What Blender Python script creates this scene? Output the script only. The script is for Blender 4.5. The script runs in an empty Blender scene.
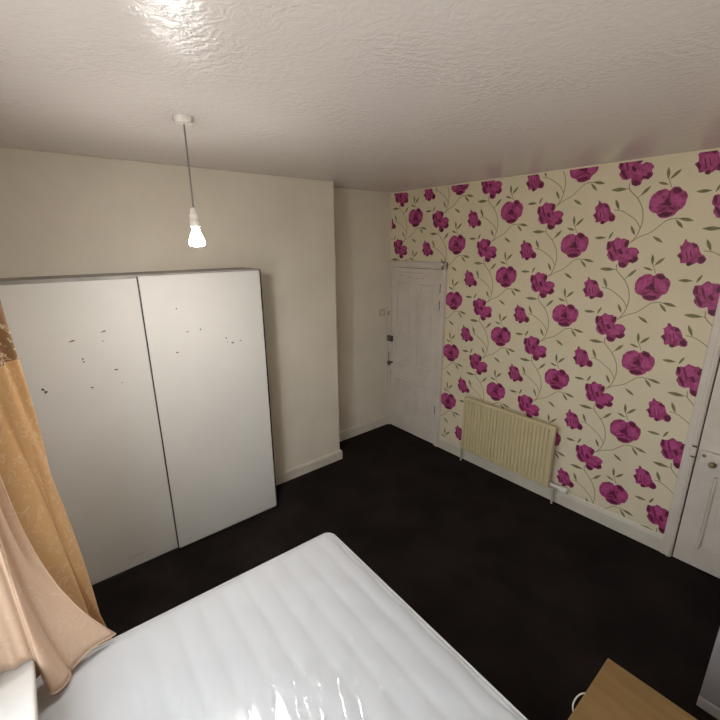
import bpy, bmesh, math, random
from mathutils import Vector, Matrix
from mathutils.geometry import tessellate_polygon
random.seed(7)
scene = bpy.context.scene
COL = scene.collection

# ------------------------------------------------------------------ camera
cam_data = bpy.data.cameras.new('camera')
cam = bpy.data.objects.new('camera', cam_data)
COL.objects.link(cam)
cam_data.sensor_width = 36.0
cam_data.lens = 409.9 * 36.0 / 720.0
cam_data.clip_start = 0.02
_F = Vector((-0.74464, 0.60812, -0.27513))
_R = Vector((0.63414, 0.77319, -0.00732))
_U = Vector((-0.20828, 0.17992, 0.96138))
_m = Matrix(((_R.x, _U.x, -_F.x, 3.32356), (_R.y, _U.y, -_F.y, -3.15259), (_R.z, _U.z, -_F.z, 2.1), (0, 0, 0, 1)))
cam.matrix_world = _m
scene.camera = cam

# ------------------------------------------------------------------ world, exposure
SKY = 11.0
BULB = 1280.0
BULB_NECK = 125.0
world = bpy.data.worlds.new('overcast_sky')
scene.world = world
world.use_nodes = True
wn = world.node_tree.nodes
# plain overcast sky: brighter towards the zenith, pale ground below the horizon
_tc = wn.new('ShaderNodeTexCoord')
_sp = wn.new('ShaderNodeSeparateXYZ')
_mr = wn.new('ShaderNodeMapRange')
_mr.inputs['From Min'].default_value = -1.0
_rp = wn.new('ShaderNodeValToRGB')
_rp.color_ramp.elements[0].position = 0.48
_rp.color_ramp.elements[0].color = (0.42, 0.41, 0.39, 1)
_rp.color_ramp.elements[1].position = 0.52
_rp.color_ramp.elements[1].color = (0.42, 0.45, 0.48, 1)
_e = _rp.color_ramp.elements.new(1.0)
_e.color = (0.66, 0.72, 0.77, 1)
world.node_tree.links.new(_tc.outputs['Generated'], _sp.inputs[0])
world.node_tree.links.new(_sp.outputs['Z'], _mr.inputs['Value'])
world.node_tree.links.new(_mr.outputs['Result'], _rp.inputs['Fac'])
world.node_tree.links.new(_rp.outputs['Color'], wn['Background'].inputs['Color'])
wn['Background'].inputs['Strength'].default_value = SKY
scene.view_settings.view_transform = 'Standard'
scene.view_settings.look = 'None'
scene.view_settings.gamma = 1.0
scene.view_settings.use_curve_mapping = False
scene.view_settings.exposure = 0.0
scene.cycles.max_bounces = 10
scene.cycles.diffuse_bounces = 6
scene.cycles.sample_clamp_indirect = 6.0

# ------------------------------------------------------------------ room measures (metres)
H = 2.595          # ceiling
RX = 3.95          # right wall
FY = -3.50         # window wall
CHX, CHY = 0.311, -0.964   # chimney breast face and corner

# ------------------------------------------------------------------ material helpers
def mat(name, rgb, rough=0.6, spec=0.4, metal=0.0):
    m = bpy.data.materials.new(name)
    m.use_nodes = True
    b = m.node_tree.nodes['Principled BSDF']
    b.inputs['Base Color'].default_value = (*rgb, 1)
    b.inputs['Roughness'].default_value = rough
    b.inputs['Specular IOR Level'].default_value = spec
    b.inputs['Metallic'].default_value = metal
    return m

def nd(m, t, **kw):
    n = m.node_tree.nodes.new(t)
    for k, v in kw.items():
        if k in n.inputs:
            n.inputs[k].default_value = v
        else:
            setattr(n, k, v)
    return n

def lk(m, a, b):
    m.node_tree.links.new(a, b)

def coords(m, scale=(1, 1, 1), rot=(0, 0, 0)):
    tc = nd(m, 'ShaderNodeTexCoord')
    mp = nd(m, 'ShaderNodeMapping')
    mp.inputs['Scale'].default_value = scale
    mp.inputs['Rotation'].default_value = rot
    lk(m, tc.outputs['Object'], mp.inputs['Vector'])
    return mp.outputs['Vector']

def mottled(name, c1, c2, scale=6.0, rough=0.6, spec=0.4, detail=4.0, stretch=(1, 1, 1), lo=0.35, hi=0.65,
            bump=0.0, bump_scale=120.0, bump_dist=0.002):
    m = mat(name, c1, rough, spec)
    b = m.node_tree.nodes['Principled BSDF']
    v = coords(m, stretch)
    n = nd(m, 'ShaderNodeTexNoise', Scale=scale, Detail=detail, Roughness=0.6)
    lk(m, v, n.inputs['Vector'])
    r = nd(m, 'ShaderNodeValToRGB')
    r.color_ramp.elements[0].position = lo
    r.color_ramp.elements[0].color = (*c1, 1)
    r.color_ramp.elements[1].position = hi
    r.color_ramp.elements[1].color = (*c2, 1)
    lk(m, n.outputs['Fac'], r.inputs['Fac'])
    lk(m, r.outputs['Color'], b.inputs['Base Color'])
    if bump > 0:
        n2 = nd(m, 'ShaderNodeTexNoise', Scale=bump_scale, Detail=3.0)
        lk(m, v, n2.inputs['Vector'])
        bp = nd(m, 'ShaderNodeBump', Strength=bump, Distance=bump_dist)
        lk(m, n2.outputs['Fac'], bp.inputs['Height'])
        lk(m, bp.outputs['Normal'], b.inputs['Normal'])
    return m

# wall paint, woodwork, carpet
M_wall = mottled('cream_wall_paint', (0.66, 0.60, 0.495), (0.71, 0.65, 0.54), 2.5, 0.55, 0.3, bump=0.25, bump_scale=40, bump_dist=0.003)
M_wood = mottled('old_white_gloss', (0.585, 0.52, 0.44), (0.655, 0.59, 0.51), 5.0, 0.38, 0.45, bump=0.15, bump_scale=30, bump_dist=0.002)
M_skirt = mottled('skirting_gloss', (0.58, 0.53, 0.44), (0.64, 0.59, 0.50), 5.0, 0.4, 0.45)
M_carpet = mottled('dark_carpet', (0.0110, 0.0078, 0.0068), (0.0205, 0.0150, 0.0134), 3.0, 0.9, 0.10, bump=0.9, bump_scale=350, bump_dist=0.006)

def ceiling_material():
    m = mat('swirled_plaster', (0.675, 0.62, 0.59), 0.25, 0.55)
    b = m.node_tree.nodes['Principled BSDF']
    v = coords(m)
    n1 = nd(m, 'ShaderNodeTexNoise', Scale=3.2, Detail=2.0)
    lk(m, v, n1.inputs['Vector'])
    # random comb strokes: direction jumps from patch to patch
    vo = nd(m, 'ShaderNodeTexVoronoi', Scale=5.0)
    nv = nd(m, 'ShaderNodeTexNoise', Scale=4.0, Detail=2.0)
    lk(m, v, nv.inputs['Vector'])
    va = nd(m, 'ShaderNodeVectorMath', operation='ADD')
    vs = nd(m, 'ShaderNodeVectorMath', operation='SCALE')
    vs.inputs['Scale'].default_value = 0.35
    lk(m, nv.outputs['Color'], vs.inputs[0])
    lk(m, v, va.inputs[0]); lk(m, vs.outputs['Vector'], va.inputs[1])
    lk(m, va.outputs['Vector'], vo.inputs['Vector'])
    mul = nd(m, 'ShaderNodeMath', operation='MULTIPLY')
    mul.inputs[1].default_value = 6.28
    sep = nd(m, 'ShaderNodeSeparateColor')
    lk(m, vo.outputs['Color'], sep.inputs['Color'])
    lk(m, sep.outputs[0], mul.inputs[0])
    rot = nd(m, 'ShaderNodeVectorRotate')
    rot.rotation_type = 'Z_AXIS'
    lk(m, v, rot.inputs['Vector']); lk(m, mul.outputs[0], rot.inputs['Angle'])
    wv = nd(m, 'ShaderNodeTexWave', Scale=10.0, Distortion=9.0, Detail=3.0)
    wv.wave_type = 'RINGS'
    wv.inputs['Detail Scale'].default_value = 2.5
    wv.inputs['Detail Roughness'].default_value = 0.65
    lk(m, rot.outputs['Vector'], wv.inputs['Vector'])
    n2 = nd(m, 'ShaderNodeTexNoise', Scale=16.0, Detail=4.0, Distortion=3.0)
    n2.inputs['Roughness'].default_value = 0.55
    lk(m, v, n2.inputs['Vector'])
    # strokes only show in patches
    pr = nd(m, 'ShaderNodeMapRange')
    pr.inputs['From Min'].default_value = 0.42
    pr.inputs['From Max'].default_value = 0.68
    pr.inputs['To Max'].default_value = 0.6
    lk(m, n1.outputs['Fac'], pr.inputs['Value'])
    mx = nd(m, 'ShaderNodeMath', operation='MULTIPLY')
    lk(m, wv.outputs['Fac'], mx.inputs[0]); lk(m, pr.outputs['Result'], mx.inputs[1])
    ad = nd(m, 'ShaderNodeMath', operation='ADD')
    n2s = nd(m, 'ShaderNodeMath', operation='MULTIPLY')
    n2s.inputs[1].default_value = 0.7
    lk(m, n2.outputs['Fac'], n2s.inputs[0])
    lk(m, mx.outputs[0], ad.inputs[0]); lk(m, n2s.outputs[0], ad.inputs[1])
    bp = nd(m, 'ShaderNodeBump', Strength=0.26, Distance=0.010)
    lk(m, ad.outputs[0], bp.inputs['Height'])
    lk(m, bp.outputs['Normal'], b.inputs['Normal'])
    return m
M_ceil = ceiling_material()

# wallpaper inks
M_paper = mottled('cream_wallpaper', (0.66, 0.58, 0.405), (0.715, 0.63, 0.45), 1.6, 0.55, 0.3)
M_petal = mottled('petal_magenta', (0.25, 0.027, 0.105), (0.44, 0.07, 0.215), 26.0, 0.5, 0.3, lo=0.38, hi=0.62)
M_petal_dark = mottled('petal_plum', (0.095, 0.009, 0.036), (0.17, 0.015, 0.062), 25.0, 0.5, 0.3)
M_petal_light = mottled('petal_pink', (0.38, 0.05, 0.175), (0.50, 0.095, 0.26), 40.0, 0.5, 0.3)
M_leaf = mottled('leaf_olive', (0.155, 0.135, 0.06), (0.25, 0.22, 0.105), 30.0, 0.55, 0.3)
M_stem = mat('stem_olive', (0.33, 0.275, 0.15), 0.55, 0.3)
INKS = [M_paper, M_petal, M_petal_dark, M_petal_light, M_leaf, M_stem]

# furniture
M_door_white = mottled('white_laminate', (0.63, 0.61, 0.57), (0.655, 0.635, 0.59), 3.0, 0.33, 0.45)
M_carcass = mottled('grey_board', (0.30, 0.28, 0.25), (0.38, 0.36, 0.33), 8.0, 0.6, 0.3)
M_dark_trim_gap = mat('dark_trim_and_gap_shade', (0.035, 0.033, 0.032), 0.5, 0.4)  # wardrobe trim and track, also the painted shade in the door gaps
M_scuff = mottled('torn_laminate', (0.05, 0.04, 0.035), (0.16, 0.13, 0.10), 60.0, 0.8, 0.2)
M_rad = mottled('cream_radiator_enamel', (0.55, 0.465, 0.275), (0.59, 0.50, 0.30), 4.0, 0.35, 0.45)
M_pipe = mottled('painted_pipe', (0.36, 0.33, 0.26), (0.47, 0.43, 0.34), 20.0, 0.45, 0.4)
M_dark_metal = mottled('tarnished_metal', (0.03, 0.026, 0.02), (0.08, 0.07, 0.05), 40.0, 0.45, 0.5)
M_brass = mottled('dull_brass', (0.16, 0.11, 0.055), (0.28, 0.20, 0.11), 40.0, 0.4, 0.5)
M_plastic = mottled('white_plastic', (0.72, 0.68, 0.63), (0.76, 0.72, 0.67), 8.0, 0.4, 0.4)
M_flex = mat('grey_flex', (0.20, 0.19, 0.19), 0.6, 0.3)
M_beige = mottled('beige_wood_effect', (0.185, 0.108, 0.038), (0.225, 0.134, 0.05), 4.0, 0.5, 0.35, stretch=(1, 6, 1))
M_beige_edge = mottled('beige_edge_band', (0.28, 0.19, 0.095), (0.33, 0.23, 0.12), 6.0, 0.5, 0.35)
M_greyunit = mottled('grey_white_cabinet', (0.25, 0.22, 0.225), (0.29, 0.255, 0.26), 4.0, 0.5, 0.35)
M_greyunit_edge = mottled('pale_plinth', (0.40, 0.36, 0.355), (0.45, 0.41, 0.40), 6.0, 0.5, 0.35)
M_base = mottled('divan_fabric', (0.16, 0.15, 0.15), (0.20, 0.19, 0.19), 50.0, 0.9, 0.2)
M_frame = mottled('white_window_frame', (0.58, 0.56, 0.53), (0.64, 0.62, 0.585), 6.0, 0.4, 0.4)

def mattress_material():
    m = mottled('white_mattress_ticking', (0.71, 0.71, 0.72), (0.745, 0.75, 0.76), 3.0, 0.7, 0.25)
    return m
M_matt = mattress_material()

def film_material():
    m = bpy.data.materials.new('clear_plastic_film')
    m.use_nodes = True
    nt = m.node_tree
    nt.nodes.clear()
    out = nt.nodes.new('ShaderNodeOutputMaterial')
    mix = nt.nodes.new('ShaderNodeMixShader')
    tr = nt.nodes.new('ShaderNodeBsdfTransparent')
    tr.inputs['Color'].default_value = (0.875, 0.88, 0.885, 1)
    gl = nt.nodes.new('ShaderNodeBsdfGlossy')
    gl.inputs['Roughness'].default_value = 0.13
    # same on both faces of the thin film: facing term shaped into a reflectance curve
    fr = nt.nodes.new('ShaderNodeLayerWeight')
    fr.inputs['Blend'].default_value = 0.5
    pw = nt.nodes.new('ShaderNodeMath')
    pw.operation = 'POWER'
    pw.inputs[1].default_value = 4.0
    ml = nt.nodes.new('ShaderNodeMath')
    ml.operation = 'MULTIPLY_ADD'
    ml.inputs[1].default_value = 0.6
    ml.inputs[2].default_value = 0.07
    nt.links.new(fr.outputs['Facing'], pw.inputs[0])
    nt.links.new(pw.outputs[0], ml.inputs[0])
    tc = nt.nodes.new('ShaderNodeTexCoord')
    mp = nt.nodes.new('ShaderNodeMapping')
    mp.inputs['Rotation'].default_value = (0, 0, math.radians(22))
    mp.inputs['Scale'].default_value = (2.0, 16.0, 1.0)
    n = nt.nodes.new('ShaderNodeTexNoise')
    n.inputs['Scale'].default_value = 2.2
    n.inputs['Detail'].default_value = 4.0
    n.inputs['Distortion'].default_value = 0.6
    bp = nt.nodes.new('ShaderNodeBump')
    bp.inputs['Strength'].default_value = 0.11
    bp.inputs['Distance'].default_value = 0.01
    L = nt.links.new
    L(tc.outputs['Object'], mp.inputs['Vector']); L(mp.outputs['Vector'], n.inputs['Vector'])
    L(n.outputs['Fac'], bp.inputs['Height'])
    L(bp.outputs['Normal'], gl.inputs['Normal']); L(bp.outputs['Normal'], fr.inputs['Normal'])
    L(ml.outputs[0], mix.inputs['Fac']); L(tr.outputs['BSDF'], mix.inputs[1]); L(gl.outputs['BSDF'], mix.inputs[2])
    L(mix.outputs['Shader'], out.inputs['Surface'])
    return m
M_film = film_material()

def fabric_material(name, c1, c2, trans, rough=0.55):
    m = mat(name, c1, rough, 0.35)
    nt = m.node_tree
    b = nt.nodes['Principled BSDF']
    b.inputs['Sheen Weight'].default_value = 0.25
    v = coords(m, (1, 1, 0.8))
    n = nd(m, 'ShaderNodeTexNoise', Scale=9.0, Detail=3.0, Distortion=2.2)
    lk(m, v, n.inputs['Vector'])
    # woven scroll figure: thin contour lines of the distorted noise
    w = nd(m, 'ShaderNodeMath', operation='PINGPONG')
    w.inputs[1].default_value = 0.10
    lk(m, n.outputs['Fac'], w.inputs[0])
    r = nd(m, 'ShaderNodeValToRGB')
    r.color_ramp.elements[0].position = 0.005
    r.color_ramp.elements[0].color = (*c2, 1)
    r.color_ramp.elements[1].position = 0.022
    r.color_ramp.elements[1].color = (*c1, 1)
    lk(m, w.outputs[0], r.inputs['Fac'])
    lk(m, r.outputs['Color'], b.inputs['Base Color'])
    n3 = nd(m, 'ShaderNodeTexNoise', Scale=60.0, Detail=3.0)
    lk(m, v, n3.inputs['Vector'])
    bp = nd(m, 'ShaderNodeBump', Strength=0.25, Distance=0.004)
    lk(m, n3.outputs['Fac'], bp.inputs['Height'])
    lk(m, bp.outputs['Normal'], b.inputs['Normal'])
    t = nd(m, 'ShaderNodeBsdfTranslucent')
    lk(m, r.outputs['Color'], t.inputs['Color'])
    mix = nd(m, 'ShaderNodeMixShader')
    mix.inputs['Fac'].default_value = trans
    lk(m, b.outputs['BSDF'], mix.inputs[1]); lk(m, t.outputs['BSDF'], mix.inputs[2])
    lk(m, mix.outputs['Shader'], nt.nodes['Material Output'].inputs['Surface'])
    return m
M_cur = fabric_material('amber_jacquard', (0.70, 0.43, 0.19), (0.77, 0.54, 0.30), 0.34)
M_cur_lit = fabric_material('amber_jacquard_lit', (0.84, 0.64, 0.47), (0.88, 0.71, 0.55), 0.42)  # same curtain cloth, the brighter light on it put into a paler colour
M_trim = fabric_material('brown_trim_weave', (0.24, 0.12, 0.045), (0.62, 0.48, 0.30), 0.15)

def pane_material():
    m = bpy.data.materials.new('window_glass')
    m.use_nodes = True
    nt = m.node_tree
    nt.nodes.clear()
    out = nt.nodes.new('ShaderNodeOutputMaterial')
    mix = nt.nodes.new('ShaderNodeMixShader')
    tr = nt.nodes.new('ShaderNodeBsdfTransparent')
    gl = nt.nodes.new('ShaderNodeBsdfGlossy')
    gl.inputs['Roughness'].default_value = 0.02
    mix.inputs['Fac'].default_value = 0.06
    nt.links.new(tr.outputs['BSDF'], mix.inputs[1]); nt.links.new(gl.outputs['BSDF'], mix.inputs[2])
    nt.links.new(mix.outputs['Shader'], out.inputs['Surface'])
    return m
M_glass = pane_material()

def bulb_material(name, strength):
    m = bpy.data.materials.new(name)
    m.use_nodes = True
    nt = m.node_tree
    nt.nodes.clear()
    out = nt.nodes.new('ShaderNodeOutputMaterial')
    em = nt.nodes.new('ShaderNodeEmission')
    em.inputs['Color'].default_value = (1.0, 0.97, 0.93, 1)
    em.inputs['Strength'].default_value = strength
    nt.links.new(em.outputs['Emission'], out.inputs['Surface'])
    return m
M_bulb = bulb_material('lit_bulb_dome', BULB)
M_bulb_neck = bulb_material('glowing_bulb_neck', BULB_NECK)

# ------------------------------------------------------------------ mesh helpers
def obj(name, bm, m, parent=None, smooth=False, loc=None):
    me = bpy.data.meshes.new(name)
    bm.to_mesh(me)
    bm.free()
    for x in (m if isinstance(m, (list, tuple)) else [m]):
        me.materials.append(x)
    if smooth:
        for p in me.polygons:
            p.use_smooth = True
    o = bpy.data.objects.new(name, me)
    COL.objects.link(o)
    if loc is not None:
        o.location = loc
    if parent is not None:
        o.parent = parent
    return o

def tag(o, label=None, cat=None, group=None, kind=None):
    if label: o['label'] = label
    if cat: o['category'] = cat
    if group: o['group'] = group
    if kind: o['kind'] = kind
    return o

def thing(name, label, cat, loc=(0, 0, 0), rz=0.0, group=None, kind=None):
    o = bpy.data.objects.new(name, None)
    COL.objects.link(o)
    o.empty_display_size = 0.1
    o.location = loc
    o.rotation_euler = (0, 0, rz)
    return tag(o, label, cat, group, kind)

def box(bm, x0, x1, y0, y1, z0, z1, bev=0.0, seg=2, mi=0):
    r = bmesh.ops.create_cube(bm, size=1.0)
    vs = r['verts']
    for v in vs:
        v.co = Vector(((x0 + x1) / 2 + v.co.x * (x1 - x0), (y0 + y1) / 2 + v.co.y * (y1 - y0), (z0 + z1) / 2 + v.co.z * (z1 - z0)))
    fs = set(f for v in vs for f in v.link_faces)
    for f in fs:
        f.material_index = mi
    if bev > 0:
        es = list(set(e for v in vs for e in v.link_edges))
        bmesh.ops.bevel(bm, geom=es, offset=bev, segments=seg, profile=0.5, affect='EDGES')
    return bm

def BX(*a, **k):
    return box(bmesh.new(), *a, **k)

def tube(bm, pts, r, n=10, closed=False, mi=0):
    pts = [Vector(p) for p in pts]
    rings = []
    N = len(pts)
    up = Vector((0.13, 0.21, 0.97)).normalized()
    for i, p in enumerate(pts):
        if closed:
            d = pts[(i + 1) % N] - pts[i - 1]
        else:
            d = pts[min(i + 1, N - 1)] - pts[max(i - 1, 0)]
        d.normalize()
        a = d.cross(up)
        if a.length < 1e-3:
            a = d.cross(Vector((1, 0, 0)))
        a.normalize()
        b = d.cross(a)
        rr = r[i] if isinstance(r, (list, tuple)) else r
        rings.append([bm.verts.new(p + a * rr * math.cos(2 * math.pi * k / n) + b * rr * math.sin(2 * math.pi * k / n)) for k in range(n)])
    last = N if closed else N - 1
    for i in range(last):
        A, B = rings[i], rings[(i + 1) % N]
        for k in range(n):
            f = bm.faces.new((A[k], A[(k + 1) % n], B[(k + 1) % n], B[k]))
            f.material_index = mi
    if not closed:
        bm.faces.new(rings[0]); bm.faces.new(rings[-1])
    bmesh.ops.recalc_face_normals(bm, faces=bm.faces[:])
    return bm

def lathe(bm, prof, cx, cy, n=28, axis='z', base=0.0):
    rings = []
    for r, h in prof:
        ring = []
        for k in range(n):
            a = 2 * math.pi * k / n
            if axis == 'z':
                ring.append(bm.verts.new((cx + r * math.cos(a), cy + r * math.sin(a), base + h)))
            elif axis == 'y':   # cx, cy are x, z ; h runs along y
                ring.append(bm.verts.new((cx + r * math.cos(a), base + h, cy + r * math.sin(a))))
            else:               # 'x': cx, cy are y, z
                ring.append(bm.verts.new((base + h, cx + r * math.cos(a), cy + r * math.sin(a))))
        rings.append(ring)
    for A, B in zip(rings, rings[1:]):
        for k in range(n):
            bm.faces.new((A[k], A[(k + 1) % n], B[(k + 1) % n], B[k]))
    bm.faces.new(rings[0]); bm.faces.new(rings[-1])
    bmesh.ops.recalc_face_normals(bm, faces=bm.faces[:])
    return bm

def prism(bm, poly, axis_pts, mi=0):
    """sweep a closed 2-D outline given as 3-D points in two end sections"""
    A = [bm.verts.new(p) for p in axis_pts[0]]
    B = [bm.verts.new(p) for p in axis_pts[1]]
    n = len(A)
    for k in range(n):
        bm.faces.new((A[k], A[(k + 1) % n], B[(k + 1) % n], B[k]))
    bm.faces.new(A); bm.faces.new(B[::-1])
    bmesh.ops.recalc_face_normals(bm, faces=bm.faces[:])
    return bm

def crom(P, sub=6, closed=True):
    P = [Vector(p) for p in P]
    n = len(P)
    out = []
    rng = n if closed else n - 1
    for i in range(rng):
        if closed:
            p0, p1, p2, p3 = P[i - 1], P[i], P[(i + 1) % n], P[(i + 2) % n]
        else:
            p0, p1, p2, p3 = P[max(i - 1, 0)], P[i], P[i + 1], P[min(i + 2, n - 1)]
        for s in range(sub):
            t = s / sub
            out.append(0.5 * ((2 * p1) + (-p0 + p2) * t + (2 * p0 - 5 * p1 + 4 * p2 - p3) * t * t + (-p0 + 3 * p1 - 3 * p2 + p3) * t ** 3))
    if not closed:
        out.append(P[-1])
    return out

# ------------------------------------------------------------------ room shell
def struct(name, bm, m, label, cat, smooth=False):
    return tag(obj(name, bm, m, smooth=smooth), label, cat, kind='structure')

struct('floor', BX(-0.1, RX + 0.1, FY - 0.25, 0.1, -0.1, 0.0), M_carpet, 'very dark brown fitted carpet covering the whole floor', 'floor')
struct('ceiling', BX(-0.1, RX + 0.1, FY - 0.25, 0.1, H, H + 0.1), M_ceil, 'off-white swirl-textured plaster ceiling', 'ceiling')
struct('wall_left', BX(-0.1, 0.0, -1.2, 0.0, 0.0, H), M_wall, 'cream painted alcove wall beside the narrow panelled door', 'wall')
struct('wall_chimney', BX(-0.1, CHX, FY, CHY, 0.0, H, bev=0.004), M_wall, 'cream painted wall standing forward behind the wardrobe', 'wall')
struct('wall_right', BX(RX, RX + 0.1, FY, 0.0, 0.0, H), M_wall, 'plain cream painted wall on the right beside the white panelled door', 'wall')
# window wall with its opening
WX0, WX1, WZ0, WZ1 = 1.88, 3.74, 0.70, 2.38
bm = bmesh.new()
box(bm, -0.1, WX0, FY - 0.25, FY, 0, H)
box(bm, WX1, RX + 0.1, FY - 0.25, FY, 0, H)
box(bm, WX0, WX1, FY - 0.25, FY, 0, WZ0)
box(bm, WX0, WX1, FY - 0.25, FY, WZ1, H)
struct('wall_front', bm, M_wall, 'cream painted window wall behind the amber curtain', 'wall')

# ------------------------------------------------------------------ printed wallpaper wall (y = 0)
def wallpaper_wall():
    bm = bmesh.new()
    box(bm, -0.1, RX + 0.1, 0.0, 0.1, 0, H, mi=0)
    pr = bmesh.new()
    A0X, A0Z, HX, V, S = 2.2405, 1.5145, 0.5242, 0.5104, -0.2583
    rnd = random.Random(3)

    def poly(pts, ox, oz, lay, mi, wob=0.0, sub=4):
        P = crom([(x, z, 0) for x, z in pts], sub)
        vs = []
        for q in P:
            vs.append(pr.verts.new((ox + q.x + rnd.uniform(-wob, wob), -0.00035 * lay, oz + q.y + rnd.uniform(-wob, wob))))
        for t in tessellate_polygon([[Vector((v.co.x, v.co.z, 0)) for v in vs]]):
            if len(set(t)) == 3:
                f = pr.faces.new([vs[k] for k in t])
                f.material_index = mi

    def blob(cx, cz, rx, rz, rot, ox, oz, lay, mi, wob=0.0, n=12, dent=0.0):
        pts = []
        for k in range(n):
            a = 2 * math.pi * k / n
            d = 1 + dent * math.cos(3 * a + cx * 40)
            x, z = rx * math.cos(a) * d, rz * math.sin(a) * d
            pts.append((cx + x * math.cos(rot) - z * math.sin(rot), cz + x * math.sin(rot) + z * math.cos(rot)))
        poly(pts, ox, oz, lay, mi, wob, 2)

    def stem(pts, ox, oz, w=0.0032):
        P = crom([(x, z, 0) for x, z in pts], 6, False)
        L, Rr = [], []
        for i, q in enumerate(P):
            d = (P[min(i + 1, len(P) - 1)] - P[max(i - 1, 0)]).normalized()
            nrm = Vector((-d.y, d.x, 0))
            L.append(pr.verts.new((ox + q.x + nrm.x * w, -0.00018, oz + q.y + nrm.y * w)))
            Rr.append(pr.verts.new((ox + q.x - nrm.x * w, -0.00018, oz + q.y - nrm.y * w)))
        for i in range(len(P) - 1):
            f = pr.faces.new((L[i], L[i + 1], Rr[i + 1], Rr[i]))
            f.material_index = 5

    def leaf(a, b, ox, oz, w=0.13):
        a, b = Vector((*a, 0)), Vector((*b, 0))
        d = b - a
        nrm = Vector((-d.y, d.x, 0))
        pts = [a, a + d * 0.28 + nrm * w * 0.75, a + d * 0.58 + nrm * w, a + d * 0.84 + nrm * w * 0.5, b,
               a + d * 0.8 - nrm * w * 0.62, a + d * 0.5 - nrm * w, a + d * 0.2 - nrm * w * 0.6]
        poly([(p.x, p.y) for p in pts], ox, oz, 2, 4, 0.0, 2)
        tube_pts = [(a.x, a.y), ((a + d * 0.5).x, (a + d * 0.5).y)]

    for i in range(-5, 4):
        for j in range(-5, 5):
            ox, oz = A0X + i * HX, A0Z + j * V + i * S
            if ox < -0.45 or ox > RX + 0.3 or oz < -0.65 or oz > H + 0.15:
                continue
            # stems
            stem([(-0.017, 0.433), (-0.010, 0.39), (0.044, 0.332), (0.079, 0.268), (0.091, 0.191), (0.073, 0.109), (0.040, 0.060)], ox, oz)
            stem([(-0.088, 0.272), (-0.049, 0.267), (-0.004, 0.244), (0.055, 0.198), (0.085, 0.150)], ox, oz, 0.0028)
            stem([(0.052, 0.070), (0.09, 0.098), (0.146, 0.124), (0.188, 0.162), (0.221, 0.193), (0.256, 0.202), (0.290, 0.200)], ox, oz, 0.0028)
            stem([(0.213, 0.384), (0.204, 0.41), (0.191, 0.438)], ox, oz, 0.0026)
            stem([(0.044, 0.332), (0.050, 0.345), (0.062, 0.356)], ox, oz, 0.0022)
            stem([(-0.010, 0.392), (-0.02, 0.397), (-0.032, 0.398)], ox, oz, 0.0022)
            for a, b in (((0.057, 0.349), (0.106, 0.404)), ((-0.027, 0.397), (-0.12, 0.398)), ((-0.056, 0.272), (-0.086, 0.339)),
                         ((0.060, 0.110), (0.030, 0.169)), ((0.282, 0.203), (0.358, 0.186)), ((0.268, 0.196), (0.312, 0.145)),
                         ((0.163, 0.100), (0.223, 0.062)), ((0.190, 0.433), (0.181, 0.501)), ((0.200, 0.431), (0.250, 0.482)),
                         ((0.198, 0.401), (0.141, 0.419)), ((-0.110, 0.096), (-0.185, 0.095)), ((-0.093, 0.085), (-0.070, 0.136))):
                leaf(a, b, ox, oz)
            # flower A: open ruffled bloom
            poly([(-0.100, 0.028), (-0.092, 0.068), (-0.064, 0.074), (-0.042, 0.097), (-0.015, 0.088), (0.010, 0.088), (0.036, 0.064), (0.034, 0.040),
                  (0.030, 0.026), (0.054, 0.033), (0.084, 0.026), (0.103, 0.004), (0.095, -0.018), (0.104, -0.045), (0.080, -0.068), (0.054, -0.066),
                  (0.044, -0.092), (0.014, -0.101), (-0.008, -0.082), (-0.014, -0.052), (-0.040, -0.060), (-0.066, -0.050), (-0.086, -0.022), (-0.084, 0.002)],
                 ox, oz, 1, 1, 0.0022)
            blob(0.018, -0.082, 0.025, 0.016, -0.3, ox, oz, 2, 2, 0.002)
            blob(0.076, -0.046, 0.026, 0.018, 0.2, ox, oz, 2, 2, 0.002)
            blob(0.022, 0.058, 0.012, 0.024, -0.3, ox, oz, 2, 2, 0.0015)
            blob(-0.086, 0.045, 0.010, 0.026, 0.25, ox, oz, 2, 2, 0.0015)
            blob(-0.060, -0.022, 0.009, 0.034, 0.55, ox, oz, 2, 2, 0.0015)
            blob(-0.030, 0.050, 0.024, 0.032, 0.2, ox, oz, 3, 3, 0.002)
            blob(-0.048, 0.030, 0.005, 0.040, 0.35, ox, oz, 4, 2, 0.001)
            blob(0.030, -0.024, 0.046, 0.014, -0.35, ox, oz, 3, 3, 0.002)
            blob(0.066, 0.006, 0.027, 0.016, -0.2, ox, oz, 3, 3, 0.002)
            blob(-0.006, 0.004, 0.010, 0.022, 0.5, ox, oz, 4, 2, 0.0015)
            # flower B: round poppy seen face on
            poly([(0.112, 0.292), (0.114, 0.328), (0.134, 0.358), (0.164, 0.376), (0.192, 0.376), (0.208, 0.366), (0.228, 0.384), (0.256, 0.382),
                  (0.276, 0.362), (0.294, 0.350), (0.304, 0.324), (0.302, 0.296), (0.292, 0.262), (0.270, 0.248), (0.252, 0.222), (0.214, 0.208),
                  (0.178, 0.214), (0.158, 0.236), (0.132, 0.246), (0.116, 0.266)], ox, oz, 1, 1, 0.0020)
            blob(0.208, 0.229, 0.038, 0.014, 0.08, ox, oz, 2, 2, 0.0018)
            blob(0.247, 0.362, 0.024, 0.015, -0.35, ox, oz, 2, 2, 0.0018)
            blob(0.150, 0.308, 0.024, 0.040, -0.4, ox, oz, 2, 3, 0.004)
            blob(0.262, 0.306, 0.020, 0.030, 0.5, ox, oz, 2, 3, 0.004)
            blob(0.190, 0.350, 0.024, 0.010, 0.2, ox, oz, 2, 3, 0.003)
            blob(0.206, 0.296, 0.023, 0.021, 0.0, ox, oz, 3, 2, 0.004, dent=0.3)
            blob(0.210, 0.341, 0.003, 0.026, 0.1, ox, oz, 3, 2, 0.0006)
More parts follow.
